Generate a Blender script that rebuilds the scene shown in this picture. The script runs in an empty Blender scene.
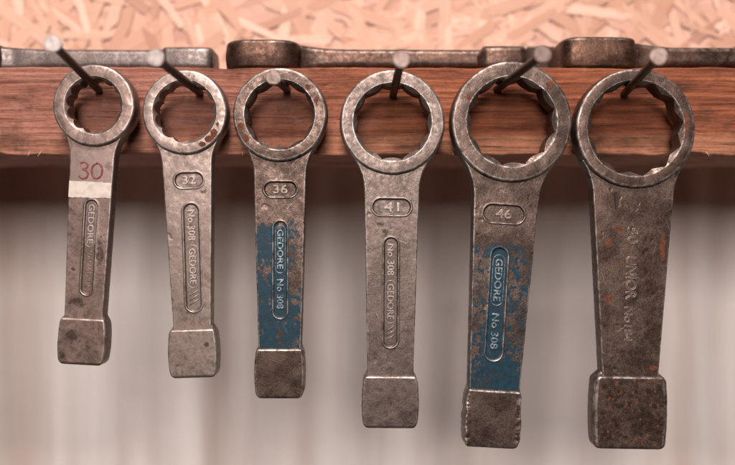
import bpy, math, random
import numpy as np
from mathutils import Vector, Matrix

random.seed(7)
scn = bpy.context.scene
C = scn.collection
R = math.radians

# ------------------------------------------------------------------ camera
D = 0.40                       # camera to the plane of the wrench faces, metres
MM = 0.0005                    # metres per photograph pixel in that plane
cam_d = bpy.data.cameras.new('camera')
cam = bpy.data.objects.new('camera', cam_d); C.objects.link(cam)
cam.location = (0, -D, 0); cam.rotation_euler = (R(90), 0, 0)
cam_d.sensor_width = 36; cam_d.lens = 36 * D / (735 * MM)
cam_d.clip_start = 0.01; cam_d.clip_end = 20
cam_d.dof.use_dof = True; cam_d.dof.focus_distance = D + 0.003
cam_d.dof.aperture_fstop = 3.3
scn.camera = cam

# ------------------------------------------------------------------ light
world = bpy.data.worlds.new('World'); scn.world = world; world.use_nodes = True
bg = world.node_tree.nodes['Background']
bg.inputs[0].default_value = (1.0, 0.52, 0.38, 1); bg.inputs[1].default_value = 0.03

def area(name, loc, target, sx, sy, power, col):
    l = bpy.data.lights.new(name, 'AREA'); l.shape = 'RECTANGLE'
    l.size = sx; l.size_y = sy; l.energy = power; l.color = col
    o = bpy.data.objects.new(name, l); C.objects.link(o)
    o.location = loc
    o.rotation_euler = (Vector(target) - Vector(loc)).to_track_quat('-Z', 'Y').to_euler()
    return o
area('workshop_ceiling_lamp', (-0.05, -0.75, 1.05), (0, 0.02, 0.05), 0.38, 0.26, 27.0, (1.0, 0.89, 0.83))
area('front_fill_light', (-0.12, -1.75, 0.53), (0, 0.1, -0.05), 0.75, 0.66, 33.0, (1.0, 0.92, 0.875))  # soft fill added in front to light the sheet and the wrench faces

scn.view_settings.view_transform = 'Standard'
scn.view_settings.look = 'None'
scn.view_settings.gamma = 1
scn.view_settings.exposure = -0.04
scn.view_settings.use_curve_mapping = False

# ------------------------------------------------------------------ helpers
def K(y):            return MM * (D + y) / D
def P(px, py, y):    return Vector(((px - 367.5) * K(y), y, (232.5 - py) * K(y)))

def tag(o, label=None, cat=None, group=None, kind=None):
    if label: o['label'] = label
    if cat: o['category'] = cat
    if group: o['group'] = group
    if kind: o['kind'] = kind
    return o

def empty(name, loc=(0, 0, 0)):
    o = bpy.data.objects.new(name, None); C.objects.link(o)
    o.location = loc; o.empty_display_size = 0.01
    return o

def mesh_obj(name, verts, faces, mat, parent=None, attrs=None, smooth=True, sharp=None):
    me = bpy.data.meshes.new(name)
    me.from_pydata([tuple(v) for v in verts], [], [tuple(f) for f in faces])
    me.update()
    if attrs:
        for k, a in attrs.items():
            at = me.attributes.new(k, 'FLOAT', 'POINT')
            at.data.foreach_set('value', np.asarray(a, dtype=np.float32))
    if smooth:
        me.shade_smooth()
        if sharp: me.set_sharp_from_angle(angle=R(sharp))
    me.materials.append(mat)
    o = bpy.data.objects.new(name, me); C.objects.link(o)
    if parent: o.parent = parent
    return o

_lat = {}
def vnoise(x, y, seed=0):
    """smooth value noise, about -1..1"""
    if seed not in _lat:
        _lat[seed] = np.random.RandomState(seed + 11).rand(256, 256) * 2 - 1
    L = _lat[seed]
    x = np.asarray(x, float); y = np.asarray(y, float)
    xi = np.floor(x).astype(int); yi = np.floor(y).astype(int)
    fx = x - xi; fy = y - yi
    fx = fx * fx * (3 - 2 * fx); fy = fy * fy * (3 - 2 * fy)
    a = L[xi % 256, yi % 256]; b = L[(xi + 1) % 256, yi % 256]
    c = L[xi % 256, (yi + 1) % 256]; d = L[(xi + 1) % 256, (yi + 1) % 256]
    return (a * (1 - fx) + b * fx) * (1 - fy) + (c * (1 - fx) + d * fx) * fy
def fbm(x, y, seed=0, o=4):
    t = 0; a = 1
    for i in range(o):
        t = t + a * vnoise(x * 2 ** i, y * 2 ** i, seed + i); a *= .5
    return t
def sstep(a, b, x):
    t = np.clip((np.asarray(x, float) - a) / (b - a), 0, 1)
    return t * t * (3 - 2 * t)

# ------------------------------------------------------------------ materials
class NT:
    def __init__(s, name):
        s.m = bpy.data.materials.new(name); s.m.use_nodes = True
        s.t = s.m.node_tree; s.n = s.t.nodes; s.bsdf = s.n['Principled BSDF']
        tc = s.n.new('ShaderNodeTexCoord'); s.co = tc.outputs['Object']
    def link(s, a, b): s.t.links.new(a, b)
    def put(s, sock, v):
        if isinstance(v, bpy.types.NodeSocket): s.link(v, sock)
        elif v is not None:
            if sock.type == 'RGBA' and len(v) == 3: v = (*v, 1)
            sock.default_value = v
    def mapped(s, scale=(1, 1, 1), loc=(0, 0, 0), rot=(0, 0, 0), co=None):
        m = s.n.new('ShaderNodeMapping'); s.link(co or s.co, m.inputs[0])
        m.inputs['Scale'].default_value = scale; m.inputs['Location'].default_value = loc
        m.inputs['Rotation'].default_value = rot
        return m.outputs[0]
    def noise(s, scale, detail=4, rough=.55, co=None, dist=0.0):
        n = s.n.new('ShaderNodeTexNoise'); s.link(co or s.co, n.inputs['Vector'])
        n.inputs['Scale'].default_value = scale; n.inputs['Detail'].default_value = detail
        n.inputs['Roughness'].default_value = rough; n.inputs['Distortion'].default_value = dist
        return n.outputs['Fac']
    def vor(s, scale, co=None):
        n = s.n.new('ShaderNodeTexVoronoi'); s.link(co or s.co, n.inputs['Vector'])
        n.inputs['Scale'].default_value = scale
        return n.outputs['Distance']
    def attr(s, name):
        n = s.n.new('ShaderNodeAttribute'); n.attribute_name = name
        return n.outputs['Fac']
    def rng(s, x, a, b, c=0.0, d=1.0):
        n = s.n.new('ShaderNodeMapRange'); n.interpolation_type = 'SMOOTHSTEP'
        s.put(n.inputs[0], x)
        for i, v in enumerate((a, b, c, d)): n.inputs[i + 1].default_value = v
        return n.outputs[0]
    def math(s, op, a, b=None):
        n = s.n.new('ShaderNodeMath'); n.operation = op
        s.put(n.inputs[0], a); s.put(n.inputs[1], b)
        return n.outputs[0]
    def mix(s, f, a, b, mode='MIX'):
        n = s.n.new('ShaderNodeMix'); n.data_type = 'RGBA'; n.blend_type = mode
        s.put(n.inputs[0], f); s.put(n.inputs[6], a); s.put(n.inputs[7], b)
        return n.outputs[2]
    def mixf(s, f, a, b):
        n = s.n.new('ShaderNodeMix'); n.data_type = 'FLOAT'
        s.put(n.inputs[0], f); s.put(n.inputs[2], a); s.put(n.inputs[3], b)
        return n.outputs[0]
    def ramp(s, x, stops):
        n = s.n.new('ShaderNodeValToRGB'); s.link(x, n.inputs[0])
        e = n.color_ramp.elements
        while len(e) < len(stops): e.new(.5)
        for el, (p, c) in zip(e, stops): el.position = p; el.color = (*c, 1)
        return n.outputs[0]
    def bump(s, h, strength, dist, prev=None):
        b = s.n.new('ShaderNodeBump'); s.link(h, b.inputs['Height'])
        b.inputs['Strength'].default_value = strength; b.inputs['Distance'].default_value = dist
        if prev is not None: s.link(prev, b.inputs['Normal'])
        return b.outputs[0]
    def out(s, col=None, rough=None, metal=None, normal=None, **kw):
        b = s.bsdf.inputs
        s.put(b['Base Color'], col); s.put(b['Roughness'], rough); s.put(b['Metallic'], metal)
        if normal is not None: s.link(normal, b['Normal'])
        for k, v in kw.items(): s.put(b[k], v)
        return s.m

def steel(name, ca, cb, rust=0.0, speck=0.35, metal=.80, rough=.42, grain=1.0, seed=0.0, wear=1.0,
          paint=None, rustcol=(.12, .036, .016)):
    """forged tool steel: mottled scale, fine pits, rust, worn bright edges; ca/cb the two scale tones"""
    t = NT(name)
    co = t.mapped(loc=(seed, seed * 1.7, seed * .6))
    n1 = t.noise(70, 6, .6, co); n2 = t.noise(420, 5, .6, co); n3 = t.noise(1500, 3, .6, co)
    col = t.mix(t.rng(n1, .38, .64), ca, cb)
    col = t.mix(t.rng(n2, .35, .7, 0, .40 * grain), col, cb)
    g = t.rng(n3, .3, .7, 1 - .38 * grain, 1 + .30 * grain)
    gg = t.n.new('ShaderNodeCombineXYZ')
    for i in range(3): t.link(g, gg.inputs[i])
    col = t.mix(1.0, col, gg.outputs[0], 'MULTIPLY')
    # pits, dark
    pit = t.math('MULTIPLY', t.rng(t.noise(900, 2, .5, co), .60, .72), t.rng(n1, .3, .6, .2, 1))
    pit = t.math('MULTIPLY', pit, speck)
    col = t.mix(pit, col, (.028, .018, .014))
    rg = t.rng(n2, .3, .7, rough - .10, rough + .14)
    mt = t.mixf(pit, metal, .1)
    # fine scratches in two directions
    for rot, zz in ((.35, 0.0), (-.75, 4.0), (1.3, 9.0)):
        sc = t.noise(1, 2, .5, t.mapped((2600, 300, 70), loc=(zz, 0, zz), co=t.mapped(rot=(0, rot, 0), co=co)))
        col = t.mix(t.rng(sc, .71, .76, 0, .28), col, (.50, .43, .40))
    col = t.mix(t.math('MULTIPLY', t.attr('pill_dark'), t.rng(n2, .25, .6, .25, .6)), col, (.05, .034, .028))
    # dark grease / soot
    d = t.rng(t.math('ADD', t.attr('dirt'), t.math('MULTIPLY', t.math('SUBTRACT', t.noise(420, 6, .75, co), .5), 2.6)), .42, .75)
    col = t.mix(t.math('MULTIPLY', t.math('MULTIPLY', d, t.rng(t.attr('dirt'), .02, .2)), .8), col, (.032, .018, .014))
    # paint
    if paint:
        pn = t.math('MULTIPLY', t.math('SUBTRACT', t.noise(330, 6, .72, co), .5), 2.6)
        pm = t.rng(t.math('ADD', t.attr('paint'), pn), .46, .56)
        pm = t.math('MULTIPLY', pm, t.rng(t.attr('edge'), .25, .7, 1, 0))
        pc = t.mix(t.rng(n2, .3, .7), paint, tuple(c * .55 for c in paint))
        pc = t.mix(t.rng(t.noise(120, 6, .7, co), .5, .7, 0, .65), pc, (.022, .018, .016))      # grime
        pc = t.mix(t.rng(t.noise(1, 3, .6, t.mapped((700, 300, 60), co=t.mapped(rot=(0, .5, 0), co=co))), .66, .74, 0, .5), pc, (.05, .12, .16))   # rubbed streaks
        col = t.mix(pm, col, pc); mt = t.mixf(pm, mt, 0.0); rg = t.mixf(pm, rg, .55)
    # rust
    rn = t.math('MULTIPLY', t.math('SUBTRACT', t.noise(260, 6, .7, co), .5), 1.5)
    rm = t.rng(t.math('ADD', t.math('ADD', t.attr('rust'), rust), rn), .42, .62)
    rc = t.mix(t.rng(n3, .35, .65), rustcol, tuple(c * .45 for c in rustcol))
    rc = t.mix(t.rng(n2, .5, .75), rc, (.17, .055, .022))
    col = t.mix(rm, col, rc); mt = t.mixf(rm, mt, 0.0); rg = t.mixf(rm, rg, .85)
    # rust spots
    # worn edges
    e = t.math('MULTIPLY', t.attr('edge'), t.rng(t.noise(230, 5, .65, co), .36, .66, .05, 1.0))
    e = t.math('MULTIPLY', e, .8 * wear)
    col = t.mix(e, col, (.62, .56, .53)); mt = t.mixf(e, mt, .9); rg = t.mixf(e, rg, .33)
    nb = t.bump(n2, .16 * grain, .0003); nb = t.bump(n3, .22 * grain, .0003, nb)
    nb = t.bump(t.math('SUBTRACT', 1.0, pit), .35, .0002, nb)
    return t.out(col, rg, mt, nb, **{'Specular IOR Level': .3})

M = {}
M['s30'] = steel('steel_satin_grey', (0.212, 0.148, 0.128), (0.148, 0.102, 0.088), rust=-.42, speck=.18, seed=.1, grain=.35)
M['s32'] = steel('steel_pale_grey', (0.225, 0.171, 0.150), (0.179, 0.133, 0.115), rust=-.42, speck=.2, seed=.4, grain=.35)
M['s36'] = steel('steel_brown_painted', (0.115, 0.078, 0.063), (0.056, 0.036, 0.029), rust=-.26, speck=.6, seed=.9, paint=(.0010, .026, .045))
M['s41'] = steel('steel_mid_grey', (0.155, 0.117, 0.103), (0.109, 0.081, 0.070), grain=.7, rust=-.42, speck=.25, seed=1.3)
M['s46'] = steel('steel_dark_painted', (0.132, 0.092, 0.076), (0.056, 0.037, 0.03), rust=-.30, speck=.7, seed=1.9, paint=(.0010, .026, .045))
M['s50'] = steel('steel_rust_brown', (0.14, 0.095, 0.078), (0.064, 0.04, 0.032), rust=-.16, speck=.8, seed=2.6)
M['la'] = steel('steel_lying_grey', (0.160, 0.128, 0.118), (0.104, 0.080, 0.074), rust=-.4, seed=3.1, wear=.4)
M['lb'] = steel('steel_lying_brown', (0.095, 0.05, 0.035), (0.04, 0.021, 0.015), rust=-.12, seed=3.9, wear=.35)
M['lc'] = steel('steel_lying_rusty', (0.14, 0.073, 0.05), (0.042, 0.021, 0.014), rust=-.05, seed=4.7, speck=.8, wear=.5)
M['ld'] = steel('steel_lying_dark', (0.05, 0.026, 0.02), (0.028, 0.015, 0.011), rust=-.1, seed=5.2, metal=.2, rough=.7, wear=.0)

def letter_steel(name, a, b, rough=.42):
    t = NT(name); n = t.noise(700, 4, .6)
    return t.out(t.mix(t.rng(n, .35, .65), a, b), rough, .5, t.bump(n, .3, .0003))
M['let_pale'] = letter_steel('raised_letter_pale_steel', (.36, .295, .27), (.24, .19, .175))
M['let_mid'] = letter_steel('raised_letter_mid_steel', (.30, .25, .23), (.17, .138, .128))
M['let_dark'] = letter_steel('raised_letter_brown_steel', (.27, .205, .175), (.13, .092, .076))
M['let_blue'] = letter_steel('raised_letter_on_blue', (.24, .265, .28), (.03, .075, .105))

t = NT('nail_steel_dark'); n = t.noise(500, 4)
M['nail'] = t.out(t.mix(t.rng(t.noise(260, 5, .7), .5, .66), t.mix(t.rng(n, .35, .65), (.10, .075, .066), (.05, .035, .03)), (.085, .034, .017)), .5, .6, t.bump(n, .3, .0004))
def nail_head_mat(name, a, b):
    t = NT(name); n = t.noise(420, 5, .65)
    return t.out(t.mix(t.rng(t.noise(330, 4, .7), .54, .68, 0, .7), t.mix(t.rng(n, .35, .65), a, b), (.12, .065, .045)), .45, .55, t.bump(n, .6, .0007))
M['head_bright'] = nail_head_mat('nail_head_pale', (.34, .30, .285), (.25, .21, .20))  # paler tone, used on the two left nails
M['head_dull'] = nail_head_mat('nail_head_dull', (.26, .19, .165), (.16, .11, .095))

RF = 0.0220            # rail front
RB = 0.1050            # rail back = board front
zt = P(0, 67.5, RF).z; zb = P(0, 154.5, RF).z
# wood of the rail: grain runs along x
t = NT('rail_wood')
warp = t.noise(1, 3, .5, t.mapped((9, 40, 40)))
wv = t.n.new('ShaderNodeVectorMath'); wv.operation = 'MULTIPLY_ADD'
cw = t.n.new('ShaderNodeCombineXYZ'); t.link(warp, cw.inputs[2]); t.link(cw.outputs[0], wv.inputs[0])
wv.inputs[1].default_value = (0, 0, .006); t.link(t.co, wv.inputs[2]); wco = wv.outputs[0]
ga = t.noise(1, 10, .72, t.mapped((9, 60, 260), co=wco), .1)
wn = t.n.new('ShaderNodeTexWave'); wn.bands_direction = 'Z'; t.link(t.mapped((5, 30, 62), co=wco), wn.inputs['Vector'])
wn.inputs['Scale'].default_value = 1.6; wn.inputs['Distortion'].default_value = 5.0; wn.inputs['Detail'].default_value = 4; wn.inputs['Detail Scale'].default_value = 1.2
g1 = t.mixf(.10, ga, t.rng(wn.outputs['Fac'], 0, 1, .2, .8))              # growth rings
g2 = t.noise(1, 5, .65, t.mapped((36, 700, 1500), co=wco))         # pores
g3 = t.noise(1, 5, .65, t.mapped((20, 40, 46), loc=(3, 1, 2)))     # stains
g4 = t.noise(1, 3, .6, t.mapped((430, 60, 90)))                    # saw marks across the grain
g5 = t.noise(1, 4, .6, t.mapped((28, 100, 420), loc=(1, 4, 2), co=wco))  # checks
sep = t.n.new('ShaderNodeSeparateXYZ'); t.link(t.co, sep.inputs[0])
right = t.rng(t.math('ADD', sep.outputs[0], t.math('MULTIPLY', t.math('SUBTRACT', g3, .5), .25)), -.12, .04)
cl = t.ramp(g1, [(.30, (.215, .078, .052)), (.5, (.31, .128, .090)), (.70, (.39, .182, .135))])
cr = t.ramp(g1, [(.28, (.085, .024, .012)), (.43, (.20, .060, .029)), (.56, (.30, .095, .046)), (.72, (.43, .155, .080))])
col = t.mix(right, cl, cr)
band = t.rng(t.math('ADD', sep.outputs[2], t.math('MULTIPLY', t.math('SUBTRACT', warp, .5), .006)), zb + .012, zb + .0085)
col = t.mix(t.math('MULTIPLY', band, t.mixf(right, .35, .6)), col, t.mix(g1, (.30, .12, .06), (.46, .23, .15)))   # paler orange band along the lower edge
col = t.mix(t.rng(g2, .48, .68, 0, .5), col, (.06, .024, .015))
col = t.mix(t.rng(g3, .50, .68, 0, .68), col, (.050, .019, .012))
col = t.mix(t.rng(g5, .62, .69, 0, .6), col, (.022, .010, .007))
col = t.mix(t.math('MULTIPLY', t.rng(g4, .52, .72, 0, .16), t.math('SUBTRACT', 1.0, right)), col, (.42, .25, .20))
g6 = t.noise(420, 4, .7); g7 = t.noise(1, 4, .7, t.mapped((60, 90, 110), loc=(7, 7, 7)))
col = t.mix(t.rng(g6, .54, .74, 0, .35), col, (.05, .022, .016))                                  # ingrained dirt
col = t.mix(t.math('MULTIPLY', t.rng(g7, .60, .72, 0, .55), t.mixf(right, 1.0, .35)), col, (.40, .255, .21))   # scuffs
nb = t.bump(g6, .6, .0008); nb = t.bump(g7, .5, .0015, nb); nb = t.bump(g1, .9, .0018, nb); nb = t.bump(g2, .8, .0008, nb); nb = t.bump(g5, .4, .0008, nb); nb = t.bump(g4, .12, .0004, nb)
M['rail'] = t.out(col, .68, 0, nb, **{'Specular IOR Level': .18})
t = NT('splinter_wood'); M['splinter'] = t.out((.42, .25, .18), .8, 0)

# oriented strand board
def strand_mat(name):
    t = NT(name)
    oi = t.n.new('ShaderNodeObjectInfo'); rn = oi.outputs['Random']
    col = t.ramp(rn, [(0.0, (.33, .165, .115)), (.12, (.42, .225, .155)), (.35, (.48, .275, .20)), (.8, (.53, .32, .24)), (1.0, (.62, .41, .32))])
    ofs = t.n.new('ShaderNodeVectorMath'); ofs.operation = 'ADD'
    t.link(t.co, ofs.inputs[0])
    cc = t.n.new('ShaderNodeCombineXYZ'); t.link(t.math('MULTIPLY', rn, 9.0), cc.inputs[0]); t.link(cc.outputs[0], ofs.inputs[1])
    g = t.noise(1, 5, .6, t.mapped((30, 400, 500), co=ofs.outputs[0]))
    h = t.noise(1, 4, .6, t.mapped((60, 90, 90), co=ofs.outputs[0]))
    col = t.mix(t.rng(g, .42, .7, 0, .6), col, (.42, .22, .145))
    col = t.mix(t.rng(h, .56, .72, 0, .6), col, (.34, .15, .09))
    return t.out(col, .7, 0, t.bump(g, .4, .0006))
M['strand'] = strand_mat('osb_strand_wood')
t = NT('osb_core')
vo = t.n.new('ShaderNodeTexVoronoi'); t.link(t.mapped((38, 1, 130), co=t.mapped(rot=(0, .6, 0))), vo.inputs['Vector']); vo.inputs['Scale'].default_value = 1.0
sp = t.n.new('ShaderNodeSeparateColor'); t.link(vo.outputs['Color'], sp.inputs[0])
n = t.noise(1, 6, .65, t.mapped((40, 60, 90), rot=(0, .5, 0)), .4)
col = t.ramp(sp.outputs[0], [(.0, (.38, .20, .145)), (.4, (.46, .26, .195)), (1, (.52, .31, .24))])
col = t.mix(t.rng(n, .5, .7, 0, .6), col, (.30, .14, .085))
M['osb'] = t.out(col, .75, 0, t.bump(n, .5, .002))

# whitish sheet behind
t = NT('pale_sheet_paint')
n = t.noise(1, 4, .55, t.mapped((16, 16, 1.0))); n2 = t.noise(7, 4); n3 = t.noise(1, 5, .6, t.mapped((45, 45, 2.5), loc=(2, 0, 1)))
col = t.mix(t.rng(n3, .4, .66), (.95, .875, .84), (.88, .785, .745))
col = t.mix(t.rng(n, .50, .68, 0, .45), col, (.52, .38, .31))        # broad brown vertical streaks
col = t.mix(t.rng(n2, .55, .75, 0, .3), col, (.60, .46, .41))
col = t.mix(t.math('MULTIPLY', t.attr('brown_band'), t.rng(n2, .25, .6, .55, 1)), col, (.33, .195, .145))   # brown bands down the sheet at set positions
M['sheet'] = t.out(col, .6, 0)

t = NT('paper_tape'); n = t.noise(300, 4)
M['tape'] = t.out(t.mix(t.rng(n, .4, .7), (.55, .47, .42), (.44, .36, .31)), .8, 0, t.bump(n, .2, .0003))
t = NT('clear_tape')
M['clear'] = t.out((.55, .40, .36), .28, 0, **{'Alpha': .12})
t = NT('red_marker'); n = t.noise(600, 3)
M['marker'] = t.out(t.mix(t.rng(n, .35, .7), (.17, .022, .02), (.24, .055, .045)), .6, 0)

# ------------------------------------------------------------------ the setting

def slab_geo(s, wl, wr, yf, yb, Rf, nc, hfun=None, Rb=None, wob=0.0, seed=0):
    """rows along s; left/right edge, front/back depth per row; rounded long edges; front relief hfun(x,s)"""
    ns = len(s); ne = 6; nbk = 6
    Rb = Rb or Rf
    a = np.linspace(0, math.pi / 2, ne + 1)
    X = []; Y = []; E = []; FR = []
    wl = np.broadcast_to(wl, s.shape).astype(float); wr = np.broadcast_to(wr, s.shape).astype(float)
    yf = np.broadcast_to(yf, s.shape).astype(float); yb = np.broadcast_to(yb, s.shape).astype(float)
    if wob:
        wl = wl + wob * fbm(s * 300, s * 0 + 3.3, seed, 3); wr = wr + wob * fbm(s * 300, s * 0 + 9.1, seed + 1, 3)
    for k in range(ne):
        X.append(wl + Rf - Rf * np.cos(a[k])); Y.append(yf + Rf - Rf * np.sin(a[k])); E.append(math.sin(2 * a[k]) ** 1.5 if k else 0)
        FR.append(math.sin(a[k]))
    for k in range(nc + 1):
        u = k / nc
        X.append(wl + Rf + (wr - wl - 2 * Rf) * u); Y.append(yf.copy()); E.append(.45 if k in (0, nc) else 0); FR.append(1)
    for k in range(ne - 1, -1, -1):
        X.append(wr - Rf + Rf * np.cos(a[k])); Y.append(yf + Rf - Rf * np.sin(a[k])); E.append(math.sin(2 * a[k]) ** 1.5 if k else 0)
        FR.append(math.sin(a[k]))
    for k in range(0, ne + 1, 2):
        X.append(wr - Rb + Rb * np.cos(a[k])); Y.append(yb - Rb + Rb * np.sin(a[k])); E.append(.3); FR.append(0)
    for k in range(1, 24):
        X.append(wr - Rb + (wl - wr + 2 * Rb) * k / 24); Y.append(yb.copy()); E.append(0); FR.append(0)
    for k in range(ne, -1, -2):
        X.append(wl + Rb - Rb * np.cos(a[k])); Y.append(yb - Rb + Rb * np.sin(a[k])); E.append(.3); FR.append(0)
    X = np.array(X).T; Y = np.array(Y).T
    S = np.repeat(s[:, None], X.shape[1], 1)
    E = np.repeat(np.array(E)[None], ns, 0); FR = np.array(FR)[None]
    if hfun is not None: Y = Y + FR * hfun(X, S)
    return X, Y, S, E

def grid_faces(ns, m, caps=True):
    f = []
    for i in range(ns - 1):
        b = i * m
        for j in range(m):
            k = (j + 1) % m
            f.append((b + j, b + m + j, b + m + k, b + k))
    if caps:
        f.append(tuple(range(m)))
        f.append(tuple((ns - 1) * m + m - 1 - j for j in range(m)))
    return f

# rail
s = np.linspace(-.36, .36, 900)
def rail_h(x, s_):
    return .00025 * fbm(s_ * 25, x * 700, 40, 3) + .0003 * fbm(s_ * 8, x * 60, 44, 2) \
        + .0006 * sstep(.45, .9, fbm(s_ * 14, x * 260, 47, 3))
ec = .0007 * fbm(s * 55, s * 0, 50, 4); ec2 = .0006 * fbm(s * 60, s * 0, 55, 4) + .0010 * sstep(.4, .9, fbm(s * 40, s * 0, 58, 2))
X, Y, S, E = slab_geo(s, zb + ec2, zt + ec * .6, np.full(s.shape, RF), np.full(s.shape, RB), .0011, 50, rail_h)
V = np.stack([S, Y, X], -1).reshape(-1, 3)
rail = mesh_obj('wooden_rail', V, grid_faces(len(s), X.shape[1]), M['rail'])
tag(rail, 'reddish brown rough wooden rail that the ring wrenches hang on', 'wooden rail')
for i, px in enumerate((30, 41, 71, 118, 243, 250, 452, 581, 706)):
    b = P(px, 153.6, RF - .0001)
    L = random.uniform(.0015, .0032); a = random.uniform(-.9, .9); w = .0003
    d = Vector((math.sin(a), -.25, -math.cos(a)))
    vs = [b + Vector((-w, 0, .001)), b + Vector((w, 0, .001)), b + Vector((0, .0006, .001)), b + d * L]
    mesh_obj('splinter', vs, [(0, 1, 3), (1, 2, 3), (2, 0, 3), (0, 2, 1)], M['splinter'], rail, smooth=False)

# strand board above/behind the rail
def box_mesh(x0, x1, y0, y1, z0, z1):
    v = [(x, y, z) for x in (x0, x1) for y in (y0, y1) for z in (z0, z1)]
    return v, [(0, 1, 3, 2), (4, 6, 7, 5), (0, 4, 5, 1), (2, 3, 7, 6), (0, 2, 6, 4), (1, 5, 7, 3)]
v, f = box_mesh(-.45, .45, RB + .0015, RB + .014, zb + .006, .30)
osb = mesh_obj('strand_board', v, f, M['osb'], smooth=False)
tag(osb, kind='structure')
strand_meshes = []
for i in range(14):
    rr = random.Random(i)
    L = rr.uniform(.018, .052); W = rr.uniform(.0025, .0095); th = .00025; ne = 8
    def prof(sg): return [((k / (ne - 1) - .5) * L + (rr.uniform(-.005, .005) if k in (0, ne - 1) else rr.uniform(-.001, .001)),
                           sg * W / 2 * (rr.uniform(.25, .9) if k in (0, ne - 1) else rr.uniform(.78, 1.08))) for k in range(ne)]
    top = prof(1); bot = prof(-1)[::-1]
    mid = (L / 2 + rr.uniform(-.004, .008), rr.uniform(-.3, .3) * W)
    bot = [mid] + bot
    o = top + bot; nn = len(o)
    vs = [(x, 0, z) for x, z in o] + [(x, th, z) for x, z in o]
    fs = [tuple(range(nn)), tuple(reversed(range(nn, 2 * nn)))] + [(k, nn + k, nn + (k + 1) % nn, (k + 1) % nn) for k in range(nn)]
    me = bpy.data.meshes.new('wood_strand'); me.from_pydata(vs, [], fs); me.update(); me.materials.append(M['strand'])
    strand_meshes.append(me)
for i in range(299):
    o = bpy.data.objects.new('wood_strand', random.choice(strand_meshes)); C.objects.link(o)
    o.parent = osb
    o.location = (random.uniform(-.25, .25), RB + .0010 - .0000035 * i, random.uniform(.090, .152))
    a = random.choice((random.gauss(.9, .45), random.gauss(-.8, .5), random.gauss(0, .5), random.gauss(1.5, .4)))
    o.rotation_euler = (random.gauss(0, .006), a, random.gauss(0, .003))

# pale ribbed sheet well behind
xs = np.linspace(-.75, .75, 500)
fold = .010 * np.sin(xs * 2 * math.pi / .085 + 1.2 * vnoise(xs * 5, xs * 0, 70)) * (.6 + .5 * vnoise(xs * 9, xs * 0 + 2, 71)) + .006 * vnoise(xs * 22, xs * 0, 72)
zs = np.linspace(-.40, .25, 14)
SY = .215
vs = []; fs = []
for z in zs:
    for x, d in zip(xs, fold): vs.append((x, SY + d + .004 * math.sin(z * 9 + x * 5), z))
for z in zs:
    for x, d in zip(xs, fold): vs.append((x, SY + d + .0012 + .004 * math.sin(z * 9 + x * 5), z))
nx = len(xs); nz = len(zs); off = nx * nz
for j in range(nz - 1):
    for i in range(nx - 1):
        a = j * nx + i
        fs.append((a, a + 1, a + nx + 1, a + nx)); fs.append((off + a, off + a + nx, off + a + nx + 1, off + a + 1))
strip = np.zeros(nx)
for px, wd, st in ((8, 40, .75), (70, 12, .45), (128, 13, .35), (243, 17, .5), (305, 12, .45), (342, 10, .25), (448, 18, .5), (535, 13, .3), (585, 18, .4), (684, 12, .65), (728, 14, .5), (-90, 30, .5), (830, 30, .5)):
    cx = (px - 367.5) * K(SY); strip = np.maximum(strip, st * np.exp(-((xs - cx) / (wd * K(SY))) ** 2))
brown_band = np.concatenate([strip * (.75 + .25 * math.sin(z * 17)) for z in zs] * 2)
tag(mesh_obj('wall_sheet', vs, fs, M['sheet'], attrs={'brown_band': brown_band}), kind='structure')

# ------------------------------------------------------------------ wrench builder
def capsule_sd(x, s_, cx, s0, s1, w):
    """signed distance to an upright capsule between s0 and s1 of full width w"""
    r = w / 2
    q = np.clip(s_, s0 + r, s1 - r)
    return np.hypot(x - cx, s_ - q) - r
def hcapsule_sd(x, s_, cx, sc, L, w):
    r = w / 2
    q = np.clip(x, cx - L / 2 + r, cx + L / 2 - r)
    return np.hypot(x - q, s_ - sc) - r

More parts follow.
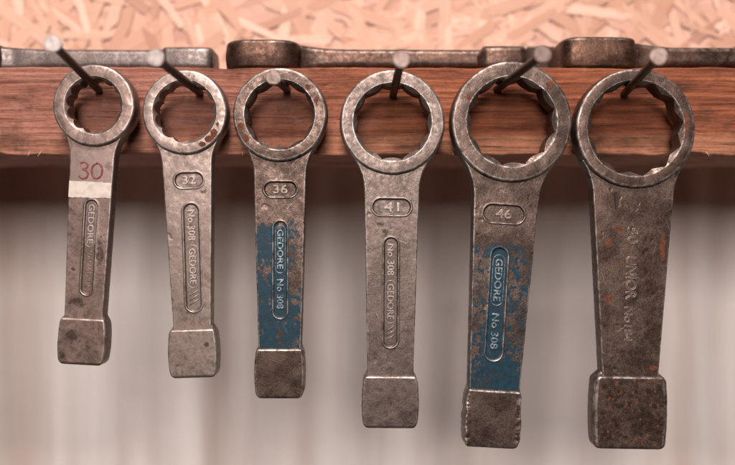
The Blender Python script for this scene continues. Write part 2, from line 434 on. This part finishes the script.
def ring_part(root, mat, r, lip, ridge, T, phase, hexa, seed, patches=(), square=0, b=.0011):
    N = 432
    th = np.linspace(0, 2 * math.pi, N, endpoint=False)
    if hexa:
        af = ridge / (1 / math.cos(R(15)))
        def hx(t): return af / np.cos(((t) % (math.pi / 3)) - math.pi / 6)
        star = np.maximum(hx(th - phase), hx(th - phase + math.pi / 6))
    elif hexa is None:                                     # worn: rounded ridges, sharp notches
        star = lip - .0003 - (lip - .0003 - ridge) * np.abs(np.cos(6 * (th - phase))) ** .75
    else:
        star = ridge + (lip - .0007 - ridge) * np.abs(np.sin(6 * (th - phase))) ** .75
    star = np.minimum(star, lip - .0003)
    cz = .0014                                             # chamfer depth
    dch = cz * (lip - star) / (lip - ridge)
    one = np.ones(N)
    loops = []                                             # (radius, y, edge)
    for u in (0, .03, .09, .3, .5, .7, .91, .97, 1):       # front face, lip to rim
        loops.append((lip + (r - b - lip) * u, -.00010 * math.sin(u * math.pi), .6 if u < .04 else (.35 if u > .96 else 0)))
    for k in range(1, 6):
        a = k / 5 * math.pi / 2
        loops.append((r - b + b * math.sin(a), b - b * math.cos(a), .75 * math.sin(2 * a)))
    for u in (.3, .5, .7): loops.append((r + .0005 * math.sin(u * math.pi), b + (T - 2 * b) * u, 0))
    for k in range(0, 5):
        a = k / 4 * math.pi / 2
        loops.append((r - b + b * math.cos(a), T - b + b * math.sin(a), 0))
    loops.append((lip, T, 0))
    loops.append((star, T - dch, 0)); loops.append((star, T * .66, 0)); loops.append((star, T * .33, 0)); loops.append((star, dch, .12))
    mid = (star + lip) / 2
    loops.append((mid, dch * .5, .0)); loops.append((lip - .00018, .00010, .35))
    V = []; E = []
    for i, (rad, y, e) in enumerate(loops):
        rad = rad * one; y = y * one
        X = rad * np.cos(th); Z = rad * np.sin(th)
        wob = .00008 * fbm(X * 260, Z * 260 + i * .02, seed, 4)
        rj = 1 + .004 * fbm(np.cos(th) * 3 + 5, np.sin(th) * 3 + 5, seed + 5, 3)
        if square and 7 < i < 22:
            sq = (np.abs(np.cos(th)) ** square + np.abs(np.sin(th)) ** square) ** (-1 / square)
            rj = rj * np.minimum(sq, 1.34)
        V.append(np.stack([X * rj, y + (wob if i < 18 else 0), Z * rj], -1)); E.append(e * one)
    V = np.concatenate(V); E = np.concatenate(E)
    m = N; f = []
    nl = len(loops)
    for i in range(nl):
        j2 = (i + 1) % nl
        for j in range(m):
            k = (j + 1) % m
            f.append((i * m + j, i * m + k, j2 * m + k, j2 * m + j))
    ru, di = patch_attr(V[:, 0], -V[:, 2], patches)
    return mesh_obj('ring_head', V, f, mat, root, {'edge': E, 'rust': ru, 'dirt': di, 'paint': E * 0}, sharp=20)

def patch_attr(x, s_, patches):
    ru = np.zeros(x.shape); di = np.zeros(x.shape)
    for kind, cx, cs, rx, rs in patches:
        d = np.hypot((x - cx) / rx, (s_ - cs) / rs)
        v = np.clip(1.25 - d, 0, 1) * {'rust': .95, 'dirt': .78, 'heavy': 1.7}[kind]
        if kind != 'dirt': ru = np.maximum(ru, v)
        else: di = np.maximum(di, v)
    return ru, di

def build_wrench(name, mat, pxs, r, lip, ridge, T, w1, w2, sb0, sb1, wb, phase=0., hexa=False, seed=0,
                 ys=.0022, shaft_t=None, pills=(), patches=(), paint=None, detail=True, burr=0., block_front=.0008, block_t=None, square=0, Rs=.0006, Rbk=.0009, neck=0, rim=.0011):
    """all lengths in photograph pixels times pxs; axis hangs down -z from the ring centre, front face at y = 0.
    w1, w2 = (s, width) of the shaft; sb0..sb1 striking block, wb its width"""
    root = empty(name)
    r *= pxs; lip *= pxs; ridge *= pxs
    (sa, wa), (sc, wc) = w1, w2
    sa *= pxs; sc *= pxs; wa *= pxs / 2; wc *= pxs / 2; sb0 *= pxs; sb1 *= pxs; wb *= pxs / 2
    shaft_t = shaft_t or T * .72
    bt = block_t or T * .93
    ring_part(root, mat, r, lip, ridge, T, phase, hexa, seed, patches, square, rim)
    # ---- shaft
    ds = .00024 if detail else .0012
    s = np.arange(r * .50, sb0 + .003, ds)
    w = wa + (wc - wa) * (s - sa) / (sc - sa)
    wn = wa + (wc - wa) * (r - sa) / (sc - sa)
    rho = 1.05 * r                                          # fillet between shaft flank and ring
    sf = math.sqrt((r + rho) ** 2 - (wn + rho) ** 2); st = sf * r / (r + rho)
    fil = rho - np.sqrt(np.clip(rho ** 2 - np.clip(sf - s, 0, rho) ** 2, 0, None))
    w = np.where(s > st, w + fil, np.minimum(w + rho, np.sqrt(np.clip(r * r - s * s, 1e-8, None)) - .0003))
    def relief(x, s_):
        h = .00003 * fbm(x * 260, s_ * 260, seed + 20, 3) + .00004 * fbm(x * 60, s_ * 50, seed + 25, 2)
        for p in pills:
            if p[0] == 'v': sd = capsule_sd(x, s_, p[1], p[2], p[3], p[4])
            else: sd = hcapsule_sd(x, s_, p[1], p[2], p[3], p[4])
            dep = p[5]
            h = h + dep * sstep(.00030, -.00030, sd) - dep * .30 * np.exp(-((sd - .0005) / .0004) ** 2)
        # small dings
        h = h + .00012 * sstep(.95, 1.2, fbm(x * 130 + 7, s_ * 130, seed + 31, 3))
        return h
    nc = int(2 * wa / .00026) if detail else 12
    nk = np.exp(-np.clip(s - r * .98, 0, 1) ** 2 / (2 * neck ** 2)) * (ys - .0008) if neck else 0 * s
    X, Y, S, E = slab_geo(s, -w, w, ys - nk, ys + shaft_t + nk, Rs, nc, relief, wob=.00005, seed=seed + 60)
    lim = r * .93
    inside = X ** 2 + S ** 2 < lim ** 2
    S = np.where(inside, np.sqrt(np.clip(lim ** 2 - X ** 2, 0, None)), S)
    V = np.stack([X, Y, -S], -1).reshape(-1, 3)
    pa = np.zeros(X.shape)
    if paint:
        pa = paint(X, S)
    ru, di = patch_attr(X, S, patches)
    ed = E.copy(); gr = np.zeros(X.shape)
    if detail:
        for p in pills:
            sd = capsule_sd(X, S, *p[1:5]) if p[0] == 'v' else hcapsule_sd(X, S, *p[1:5])
            gr = np.maximum(gr, sstep(.0001, -.0003, sd) * (.55 + .45 * sstep(-.0012, -.0002, sd)))  # darker tone on the pill floors, strongest towards the rim
            ed = np.maximum(ed, .85 * np.exp(-((sd - .00035) / .00028) ** 2) * (X < 1))
    sh = mesh_obj('shaft', V, grid_faces(len(s), X.shape[1], False), mat, root,
                  {'edge': ed.ravel(), 'pill_dark': gr.ravel(), 'paint': pa.ravel(), 'rust': ru.ravel(), 'dirt': di.ravel()})
    # ---- striking block
    ds = .00030 if detail else .0008
    s = np.concatenate([np.arange(sb0 - .0050, sb1 - .0016, ds), sb1 - .0016 + .0016 * np.sin(np.linspace(0, math.pi / 2, 7))])
    wsh = (wa + (wc - wa) * (s - sa) / (sc - sa))
    up = sstep(sb0 - .0042, sb0 + .0026, s)
    w = (wsh - .0004) * (1 - up) + wb * up
    u = np.clip((s - sb0) / (sb1 - sb0), 0, 1)
    w = w + .0009 * np.sin(u * math.pi) * up
    c = np.clip((s - (sb1 - .0040)) / .0040, 0, 1)
    w = w - .0024 * (1 - np.sqrt(1 - np.minimum(c, .999) ** 2))
    fy = sstep(sb0 - .0012, sb0 + .0007, s)
    yf = (ys + .0010) * (1 - fy) + block_front * fy
    c2 = np.clip((s - (sb1 - .0016)) / .0016, 0, 1)
    rb = .0016 * (1 - np.sqrt(1 - np.minimum(c2, .999) ** 2))
    yf = yf + rb
    yb = (ys + shaft_t - .001) * (1 - up) + (block_front + bt) * up - rb
    def brel(x, s_):
        h = .00007 * fbm(x * 120, s_ * 120, seed + 80, 4)
        if burr:
            e = np.minimum(np.abs(np.abs(x) - wb), .004)
            h = h + burr * sstep(.003, .0004, e) * fbm(x * 90 + 4, s_ * 210, seed + 84, 4)
        return h
    nc = int(2 * wb / .0004) if detail else 10
    X, Y, S, E = slab_geo(s, -w, w, yf, yb, Rbk, nc, brel, wob=.00006 + burr * .6, seed=seed + 90)
    top = np.exp(-((S - sb0 - .0004) / .0005) ** 2) * .9 + np.exp(-((S - sb1 + .0006) / .0006) ** 2) * .6
    E = np.maximum(E, top * (Y < (block_front + bt * .4)))
    ru, di = patch_attr(X, S, patches)
    V = np.stack([X, Y, -S], -1).reshape(-1, 3)
    mesh_obj('striking_block', V, grid_faces(len(s), X.shape[1]), mat, root,
             {'edge': np.clip(E.ravel() * (1 + 30 * burr * 10), 0, 1.2), 'paint': np.zeros(E.size), 'rust': ru.ravel(), 'dirt': di.ravel()}, sharp=50)
    return root, sh

def text_part(name, txt, parent, mat, x0, s0, length, height, y, vertical=True, raise_=.0003, outline=False, bold=.0):
    """lettering fitted into length x height; vertical = turned clockwise, running down the shaft.
    x0, s0 = centre across, and start (vertical) or centre (horizontal) along the shaft"""
    cu = bpy.data.curves.new(name, 'FONT'); cu.body = txt; cu.size = 1
    cu.resolution_u = 3
    tmp = bpy.data.objects.new(name, cu); C.objects.link(tmp)
    cu.offset = bold
    if outline:
        cu.fill_mode = 'NONE'; cu.bevel_depth = .030; cu.bevel_resolution = 1
    else:
        cu.extrude = .06; cu.bevel_depth = .025; cu.bevel_resolution = 1
    bpy.context.view_layer.update()
    me = bpy.data.meshes.new_from_object(tmp.evaluated_get(bpy.context.evaluated_depsgraph_get()))
    bpy.data.objects.remove(tmp); bpy.data.curves.remove(cu)
    n = len(me.vertices); co = np.empty(n * 3); me.vertices.foreach_get('co', co); co = co.reshape(-1, 3)
    lo = co.min(0); hi = co.max(0)
    a = (co[:, 0] - lo[0]) / (hi[0] - lo[0]); b = (co[:, 1] - lo[1]) / (hi[1] - lo[1]) - .5
    d = (co[:, 2] - lo[2]) / (hi[2] - lo[2])
    if vertical:
        out = np.stack([x0 + b * height, y - d * raise_ + .00012, -(s0 + a * length)], -1)
    else:
        out = np.stack([x0 + (a - .5) * length, y - d * raise_ + .00012, -s0 + b * height], -1)
    me.vertices.foreach_set('co', out.ravel()); me.update()
    me.materials.clear(); me.materials.append(mat)
    me.name = name
    o = bpy.data.objects.new(name, me); C.objects.link(o); o.parent = parent
    return o

def capsule_frame(parent, mat, cx, s0, s1, w, y, t=.00035, raise_=.0003):
    r = w / 2; pts = []
    for k in range(13): a = math.pi * k / 12; pts.append((cx + r * math.cos(a), -(s0 + r) + r * math.sin(a)))
    for k in range(13): a = math.pi + math.pi * k / 12; pts.append((cx + r * math.cos(a), -(s1 - r) + r * math.sin(a)))
    return tube_path('logo_frame', [(x, y, z) for x, z in pts], t / 2 * 1.3, mat, parent, closed=True)

def tube_path(name, pts, rad, mat, parent, closed=False, flat=1.0, seg=6):
    n = len(pts); V = []; F = []
    for i in range(n):
        p = Vector(pts[i]); a = Vector(pts[(i - 1) % n] if closed or i else pts[i]); b = Vector(pts[(i + 1) % n] if closed or i < n - 1 else pts[i])
        d = (b - a).normalized(); side = d.cross(Vector((0, 1, 0))).normalized()
        for k in range(seg):
            an = 2 * math.pi * k / seg
            rw = rad * (1 + .28 * math.sin(i * 1.3) * math.sin(i * .37)) if name == 'marker_stroke' else rad
            V.append(p + side * rw * math.cos(an) + Vector((0, rad * flat * math.sin(an), 0)))
    for i in range(n if closed else n - 1):
        j = (i + 1) % n
        for k in range(seg): F.append((i * seg + k, j * seg + k, j * seg + (k + 1) % seg, i * seg + (k + 1) % seg))
    if not closed:
        F.append(tuple(range(seg))); F.append(tuple(reversed(range((n - 1) * seg, n * seg))))
    return mesh_obj(name, V, F, mat, parent)

# ------------------------------------------------------------------ hanging wrenches
def nail(px_head, y_head, px_base, ring, headmat, label, headr=.0039):
    """ring = (centre, contact radius, depth of contact): the shank touches the inside of the ring there"""
    cen, rc, yc = ring
    nr = .0020
    h = P(*px_head, y_head); b = P(*px_base, RF)
    u = (yc - h.y) / (RF - h.y)
    x = h.x + (b.x - h.x) * u
    zc = cen.z + math.sqrt(max(rc ** 2 - (x - cen.x) ** 2, 0)) - nr - .0002
    b.z = h.z + (zc - h.z) / u                               # passes just under the ring
    d = (b - h).normalized()
    root = empty('nail', b)
    tag(root, label, 'nail', 'nails in the rail')
    side = d.cross(Vector((0, 0, 1))).normalized(); upv = side.cross(d)
    tip = b + d * .030
    def lathe(name, prof, mat, seed):
        V = []; F = []; seg = 28
        for (t_, rad) in prof:
            p = h + d * t_ - b
            for k in range(seg):
                an = 2 * math.pi * k / seg
                q = 1 + .04 * math.sin(an * 3 + seed) if name == 'head' else 1
                V.append(p + (side * math.cos(an) + upv * math.sin(an)) * rad * q)
        for i in range(len(prof) - 1):
            for k in range(seg): F.append((i * seg + k, i * seg + (k + 1) % seg, (i + 1) * seg + (k + 1) % seg, (i + 1) * seg + k))
        F.append(tuple(reversed(range(seg)))); F.append(tuple(range((len(prof) - 1) * seg, len(prof) * seg)))
        return mesh_obj(name, V, F, mat, root, sharp=24)
    L = (tip - h).length
    prof = [(.0010, nr)] + [(.0025 + .002 * k, nr * (1.05 if k % 2 else .97)) for k in range(5)] + [(.02, nr), (L * .6, nr), (L - .008, nr), (L, .0003)]
    lathe('shank', prof, M['nail'], 0)
    lathe('head', [(0, headr * .3), (.00005, headr * .9), (.0004, headr), (.0011, headr), (.0014, headr * .93), (.0021, nr * 1.15)], headmat, px_head[0])
    return root

def place(root, cx, cy, y0, lean_px, yaw=0.0):
    """lean_px = (x, y) of the striking block's middle in the picture"""
    root.location = P(cx, cy, y0)
    ang = math.atan2(lean_px[0] - cx, lean_px[1] - cy)
    root.rotation_euler = Matrix.Rotation(yaw, 4, 'Z').to_euler()
    root.rotation_euler = (Matrix.Rotation(yaw, 4, 'Z') @ Matrix.Rotation(-ang, 4, 'Y')).to_euler()
    return ang

GRP = 'ring wrenches hanging on nails'
def q(T): return RF - .0075 - T          # they hang a little clear of the rail
DEP = .0008

# --- 30
T = .0115; y0 = q(T); k = K(y0)
pl = [('v', 2.0 * k, 95 * k, 190 * k, 11.5 * k, DEP)]
pt = [('dirt', 14 * k, 148 * k, 7 * k, 22 * k), ('dirt', -8 * k, 198 * k, 14 * k, 9 * k), ('dirt', -10 * k, 232 * k, 12 * k, 10 * k), ('dirt', 17 * k, 60 * k, 6 * k, 8 * k), ('dirt', -19 * k, 252 * k, 6 * k, 8 * k), ('dirt', -13 * k, 165 * k, 3 * k, 3 * k)]
w, sh = build_wrench('ring_wrench', M['s30'], k, 41.0, 29.3, 24.8, T, (75, 44), (195, 39.5), 214, 261, 45, phase=.13, seed=100, pills=pl, patches=pt)
place(w, 93.3, 105, y0, (80.5, 343))
tag(w, 'small grey ring wrench with red handwritten 30 and white tape on its shaft', 'wrench', GRP)
yr = .0022 + DEP
text_part('lettering', 'GEDORE', sh, M['let_pale'], 2 * k, 99 * k, 40 * k, 6.4 * k, yr, raise_=.0004, bold=.0)
capsule_frame(sh, M['let_pale'], 2 * k, 96.5 * k, 142 * k, 9.6 * k, yr)
text_part('lettering', 'VANADIUM', sh, M['s30'], 2 * k, 146 * k, 40 * k, 6 * k, yr, raise_=.00028)
# tape strip and clear film, the red number
def sheet_part(name, s0, s1, wl, wr, y, th, mat, parent, jag, seed):
    n = 40; V = []; F = []
    for i in range(n + 1):
        u = i / n; x = wl + (wr - wl) * u
        a = s0 + jag * vnoise(np.array(u * 17.), np.array(1.), seed); b = s1 + jag * vnoise(np.array(u * 21.), np.array(5.), seed) + .0006 * (1 - u)
        for s_, yy in ((a, y - th), (b, y - th), (b, y), (a, y)): V.append((x, yy, -float(s_)))
    for i in range(n):
        for kk in range(4): F.append((i * 4 + kk, i * 4 + (kk + 1) % 4, i * 4 + 4 + (kk + 1) % 4, i * 4 + 4 + kk))
    F.append((3, 2, 1, 0)); F.append((n * 4, n * 4 + 1, n * 4 + 2, n * 4 + 3))
    return mesh_obj(name, V, F, mat, parent, smooth=False)
tp = sheet_part('paper_tape', 76.5 * k, 92 * k, -21.4 * k, 21.2 * k, .0021, .00022, M['tape'], sh, .0003, 5)
tp['label'] = 'white paper tape strip'
sheet_part('clear_tape', 43 * k, 76 * k, -20.8 * k, 20.8 * k, .0021, .00008, M['clear'], sh, .0002, 9)
def stroke(pts, name='marker_stroke'):
    P3 = []
    m = len(pts)
    for i in range(m - 1):                                   # Catmull-Rom through the points
        p0, p1, p2, p3 = pts[max(i - 1, 0)], pts[i], pts[i + 1], pts[min(i + 2, m - 1)]
        for j in range(6):
            t_ = j / 6
            P3.append(tuple(.5 * (2 * p1[c] + (p2[c] - p0[c]) * t_ + (2 * p0[c] - 5 * p1[c] + 4 * p2[c] - p3[c]) * t_ ** 2 + (3 * p1[c] - p0[c] - 3 * p2[c] + p3[c]) * t_ ** 3) for c in (0, 1)))
    P3.append(pts[-1])
    return tube_path(name, [(x * k, .00192, -s_ * k) for x, s_ in P3], .00043, M['marker'], sh, flat=.35)
stroke([(-11, 58.5), (-7.5, 57), (-4, 59.5), (-5, 63), (-8.5, 64.5), (-5, 65.5), (-3, 69), (-5, 73), (-9, 73.5), (-12, 71)])
stroke([(6, 57.5), (2, 60), (.5, 65), (2, 71), (6, 73), (10, 70), (11, 64), (9, 59), (5, 57.3)])
W1 = (P(93.3, 105, y0), 28.4 * k, y0 + T * .5)
# --- 32
T = .0120; y0 = q(T); k = K(y0)
pl = [('h', 1.5 * k, 68 * k, 28 * k, 14.5 * k, DEP), ('v', 2.5 * k, 92 * k, 200 * k, 15 * k, DEP)]
pt = [('heavy', 24 * k, 28 * k, 7 * k, 5 * k), ('heavy', 29 * k, 22 * k, 5 * k, 6 * k), ('heavy', 17 * k, 33 * k, 5 * k, 3.5 * k), ('rust', 33 * k, 14 * k, 4 * k, 7 * k), ('rust', -16 * k, 253 * k, 6 * k, 7 * k), ('dirt', 14 * k, 234 * k, 4 * k, 5 * k), ('dirt', 16 * k, 80 * k, 6 * k, 4 * k)]
for a in (-6, 0, 6, 11): pt.append(('dirt', a * k, (-36.5 + abs(a) * .1) * k, 1.6 * k, 1.6 * k))
w, sh = build_wrench('ring_wrench', M['s32'], k, 42.4, 32.2, 27.6, T, (68, 49), (208, 38.8), 218, 267, 46, phase=.05, seed=200, pills=pl, patches=pt)
place(w, 184.3, 111.8, y0, (192, 355))
tag(w, 'pale grey ring wrench with raised 32 and an orange rust patch on its ring', 'wrench', GRP)
text_part('size_number', '32', sh, M['let_pale'], 1.5 * k, 68 * k, 14 * k, 8.6 * k, yr, vertical=False, raise_=.0007, bold=.0)
text_part('lettering', 'No.308', sh, M['let_pale'], 2.5 * k, 98 * k, 31 * k, 7.6 * k, yr, raise_=.0007, bold=.004)
text_part('lettering', 'GEDORE', sh, M['let_pale'], 2.5 * k, 137 * k, 36 * k, 7.0 * k, yr, raise_=.0007, bold=.004)
capsule_frame(sh, M['let_pale'], 2.5 * k, 133.5 * k, 176.5 * k, 11.4 * k, yr)
def slashes(s0, n, cx, h, step, mat):
    for i in range(n):
        a = s0 + i * step
        tube_path('slash', [((cx - h / 2) * k, yr - .00008, -(a + 5.5) * k), ((cx + h / 2) * k, yr - .00008, -a * k)], .00030, mat, sh)
slashes(179, 3, 2.5, 9, 4.6, M['let_pale'])
W2 = (P(184.3, 111.8, y0), 31.3 * k, y0 + T * .5)
# --- 36
T = .0125; y0 = q(T); k = K(y0)
pl = [('h', .5 * k, 74.5 * k, 32 * k, 14.5 * k, DEP), ('v', .5 * k, 107 * k, 204 * k, 13 * k, DEP)]
pt = [('heavy', -39 * k, 12 * k, 4 * k, 5 * k), ('heavy', -34 * k, 24 * k, 5 * k, 5 * k), ('rust', 37 * k, -14 * k, 5 * k, 12 * k), ('rust', 28 * k, -28 * k, 6 * k, 6 * k)]
def paint36(x, s_):
    u = x / (22 * k); v = s_ / k
    v = v + 7 * fbm(x * 300, s_ * 120, 336, 3)
    a = sstep(102, 114, v)
    lo = sstep(150, 215, v)
    return a * (.74 - .36 * sstep(-.1, .8, u) * (1 - .6 * lo) + .06 * lo - .30 * sstep(.3, 1., fbm(x * 160, s_ * 90, 333, 3))) + .45 * a * (capsule_sd(x, s_, .5 * k, 107 * k, 204 * k, 13 * k) < 0)
w, sh = build_wrench('ring_wrench', M['s36'], k, 47.0, 35.6, 31.8, T, (76, 51.5), (226, 43.5), 235, 285, 47, phase=.0, seed=300, pills=pl, patches=pt, paint=paint36, hexa=None)
place(w, 279.5, 114.4, y0, (279, 375))
tag(w, 'brown ring wrench marked 36 with blue paint down to its striking block', 'wrench', GRP)
text_part('size_number', '36', sh, M['let_dark'], .5 * k, 74.5 * k, 15 * k, 9 * k, yr, vertical=False, raise_=.0007, bold=.0)
text_part('lettering', 'GEDORE', sh, M['let_blue'], .5 * k, 115 * k, 40 * k, 6.4 * k, yr, raise_=.0007, bold=.004)
capsule_frame(sh, M['let_blue'], .5 * k, 111 * k, 159 * k, 10 * k, yr)
text_part('lettering', 'No 308', sh, M['let_blue'], .5 * k, 165 * k, 30 * k, 7 * k, yr, raise_=.0007, bold=.004)
W3 = (P(279.5, 114.4, y0), 34.8 * k, y0 + T * .5)
# --- 41
T = .0130; y0 = q(T); k = K(y0)
pl = [('h', 0, 85 * k, 38 * k, 16 * k, DEP), ('v', -.3 * k, 116 * k, 226 * k, 13.5 * k, DEP)]
pt = [('dirt', -12 * k, 103 * k, 9 * k, 5 * k), ('dirt', -6 * k, 110 * k, 6 * k, 5 * k)]
w, sh = build_wrench('ring_wrench', M['s41'], k, 52.3, 39.6, 35.4, T, (78, 55), (248, 46.5), 255, 307.5, 54, phase=.0, seed=400, hexa=None, pills=pl, patches=pt)
place(w, 392.5, 121.8, y0, (390.3, 402))
tag(w, 'plain grey unpainted ring wrench with raised 41 near its ring', 'wrench', GRP)
text_part('size_number', '41', sh, M['let_mid'], 0, 85 * k, 16 * k, 9.6 * k, yr, vertical=False, raise_=.0007, bold=.0)
text_part('lettering', 'No 308', sh, M['let_mid'], -.3 * k, 122 * k, 32 * k, 7.4 * k, yr, raise_=.0007, bold=.004)
text_part('lettering', 'GEDORE', sh, M['let_mid'], -.3 * k, 162.5 * k, 36 * k, 7 * k, yr, raise_=.0007, bold=.004)
capsule_frame(sh, M['let_mid'], -.3 * k, 159 * k, 202 * k, 11 * k, yr)
slashes(204.5, 3, -.3, 8, 4.6, M['let_mid'])
W4 = (P(392.5, 121.8, y0), 38.8 * k, y0 + T * .5)
# --- 46
T = .0135; y0 = q(T); k = K(y0)
pl = [('h', -1.5 * k, 92.5 * k, 41 * k, 17.5 * k, DEP), ('v', -3.2 * k, 127 * k, 240 * k, 16 * k, DEP)]
def paint46(x, s_):
    u = x / (28 * k); v = s_ / k
    a = sstep(116, 126, v)
    lo = sstep(205, 250, v)
    return a * (.56 + .24 * lo - .16 * np.abs(u)) + .6 * a * (capsule_sd(x, s_, -3.2 * k, 127 * k, 240 * k, 16 * k) < 0)
w, sh = build_wrench('ring_wrench', M['s46'], k, 60.4, 45.6, 40.6, T, (84, 65), (259, 52), 270, 328, 54, phase=.10, seed=500, hexa=None, pills=pl, paint=paint46, burr=.0006,
                     patches=[('heavy', 36 * k, -40 * k, 6 * k, 4 * k), ('rust', -45 * k, -20 * k, 6 * k, 10 * k)])
place(w, 512, 121.5, y0, (493.5, 420), yaw=R(1.5))
tag(w, 'brown ring wrench marked 46 with flaking blue paint and chipped block edges', 'wrench', GRP)
text_part('size_number', '46', sh, M['let_dark'], -1.5 * k, 92.5 * k, 16.5 * k, 9.8 * k, yr, vertical=False, raise_=.0007, bold=.0)
text_part('lettering', 'GEDORE', sh, M['let_blue'], -3.2 * k, 138 * k, 43 * k, 7.6 * k, yr, raise_=.0007, bold=.004)
capsule_frame(sh, M['let_blue'], -3.2 * k, 134 * k, 185 * k, 12 * k, yr)
text_part('lettering', 'No 308', sh, M['let_blue'], -3.2 * k, 193 * k, 36 * k, 8 * k, yr, raise_=.0007, bold=.004)
W5 = (P(512, 121.5, y0), 44.8 * k, y0 + T * .5)
# --- 50
T = .0130; y0 = q(T); k = K(y0)
pt = [('rust', -14 * k, 101 * k, 7 * k, 6 * k), ('rust', -24 * k, 115 * k, 6 * k, 7 * k), ('rust', -14 * k, 135 * k, 4 * k, 4 * k), ('rust', -24 * k, 171 * k, 8 * k, 6 * k), ('rust', 30 * k, 118 * k, 5 * k, 22 * k),
      ('rust', 22 * k, 240 * k, 8 * k, 4 * k), ('rust', 50 * k, -5 * k, 5 * k, 20 * k)]
rs = random.Random(3)
for i in range(70): pt.append(('rust', rs.uniform(-34, 34) * k, rs.uniform(252, 318) * k, rs.uniform(1.2, 2.6) * k, rs.uniform(1.2, 2.6) * k))
for i in range(60): pt.append(('dirt', rs.uniform(-34, 34) * k, rs.uniform(252, 318) * k, rs.uniform(2, 5) * k, rs.uniform(2, 5) * k))
for i in range(30): pt.append(('rust', rs.uniform(-34, 34) * k, rs.uniform(66, 240) * k, rs.uniform(1.0, 2.2) * k, rs.uniform(1.0, 2.2) * k))
w, sh = build_wrench('ring_wrench', M['s50'], k, 59.8, 48.6, 43.6, T, (72, 80), (222, 60), 249, 322, 72, phase=.16, hexa=True, seed=600, patches=pt, block_t=.0122, Rbk=.0020)
place(w, 636, 128.3, y0, (631.3, 415))
tag(w, 'largest ring wrench, rust spotted brown, thin ring, 50 stamped down its shaft', 'wrench', GRP)
ysf = .0022
text_part('size_number', '50', sh, M['let_dark'], 0 * k, 99 * k, 17 * k, 11.5 * k, ysf, raise_=.00034, outline=True)
text_part('lettering', 'UNIOR', sh, M['let_dark'], -1 * k, 128 * k, 44 * k, 11.5 * k, ysf, raise_=.00034, outline=True)
text_part('lettering', 'No184', sh, M['let_dark'], -3 * k, 179 * k, 35 * k, 9 * k, ysf, raise_=.00030, outline=True)
tube_path('scratch_mark', [(1 * k, .0021, -86 * k), (5 * k, .0021, -80 * k), (8 * k, .0021, -84 * k)], .00022, M['let_dark'], sh)
tube_path('scratch_mark', [(5 * k, .0021, -80 * k), (7 * k, .0021, -74 * k)], .00022, M['let_dark'], sh)
W6 = (P(636, 128.3, y0), 46.8 * k, y0 + T * .5)

# ------------------------------------------------------------------ nails
nail((52.5, 43.5), -.056, (99, 95), W1, M['head_bright'], 'bright headed nail holding the wrench with red handwritten 30')
nail((155.5, 57.5), -.056, (200, 94), W2, M['head_bright'], 'bright headed nail holding the pale wrench marked 32')
nail((273.5, 77), -.028, (287, 92), W3, M['head_dull'], 'short nail with dull head holding the blue painted wrench marked 36', .0037)
nail((401.5, 59), -.056, (393, 95), W4, M['head_dull'], 'dull headed nail holding the plain grey wrench marked 41')
nail((543, 54), -.056, (497, 95), W5, M['head_dull'], 'dull headed nail holding the chipped blue wrench marked 46')
nail((659, 56), -.056, (624, 99), W6, M['head_dull'], 'dull headed nail holding the largest rust spotted wrench')

# ------------------------------------------------------------------ wrenches lying on the rail
ztop = zt + .0004
GL = 'wrenches lying on top of the rail'
def lying(mat, seed, pxr, yc, r_px, T, sb0, sb1, wb, ws, shaft_t, block_t, label, flip=False, yaw=0.0, sq=3.6):
    """pxr = picture x of the ring centre; lies flat, shaft runs to the right (flip: to the left)"""
    kk = K(yc)
    w, sh = build_wrench('ring_wrench', mat, kk, r_px, r_px * .76, r_px * .67, T, (r_px * 1.5, ws), (sb0, ws * .85), sb0, sb1, wb, seed=seed, detail=False,
                         ys=(T - shaft_t) / 2, shaft_t=shaft_t, block_front=(T - block_t) / 2, block_t=block_t, square=sq, Rs=.0032, Rbk=.0034, neck=.0085, rim=.0022)
    m = Matrix(((0, 0, -1), (1, 0, 0), (0, -1, 0)))          # columns: X->+y, Y->-z, Z->-x
    if flip: m = Matrix.Rotation(math.pi, 3, 'Z') @ m
    m = Matrix.Rotation(yaw, 3, 'Z') @ m
    w.matrix_world = Matrix.Translation(((pxr - 367.5) * kk, yc, ztop + T)) @ m.to_4x4()
    tag(w, label, 'wrench', GL)
    return w
lying(M['la'], 700, -25, .0470, 38, .0148, 192, 241, 44, 40, .0112, .0130, 'grey ring wrench lying on the rail behind the two bright nail heads')
lying(M['lb'], 710, 266, .0445, 37, .0153, 214, 257, 40, 34, .0104, .0130, 'brown ring wrench lying on the rail above the wrenches marked 36 and 41')
lying(M['lc'], 720, 591, .0440, 36.5, .0166, 220, 270, 44, 36, .0106, .0138, 'rusty thick ringed wrench lying on the rail above the largest hanging wrench', sq=5.5)
lying(M['ld'], 730, 756, .0725, 28, .0212, 185, 232, 27, 25, .0110, .0208, 'dark wrench end on the rail behind the rusty ringed wrench', flip=True)
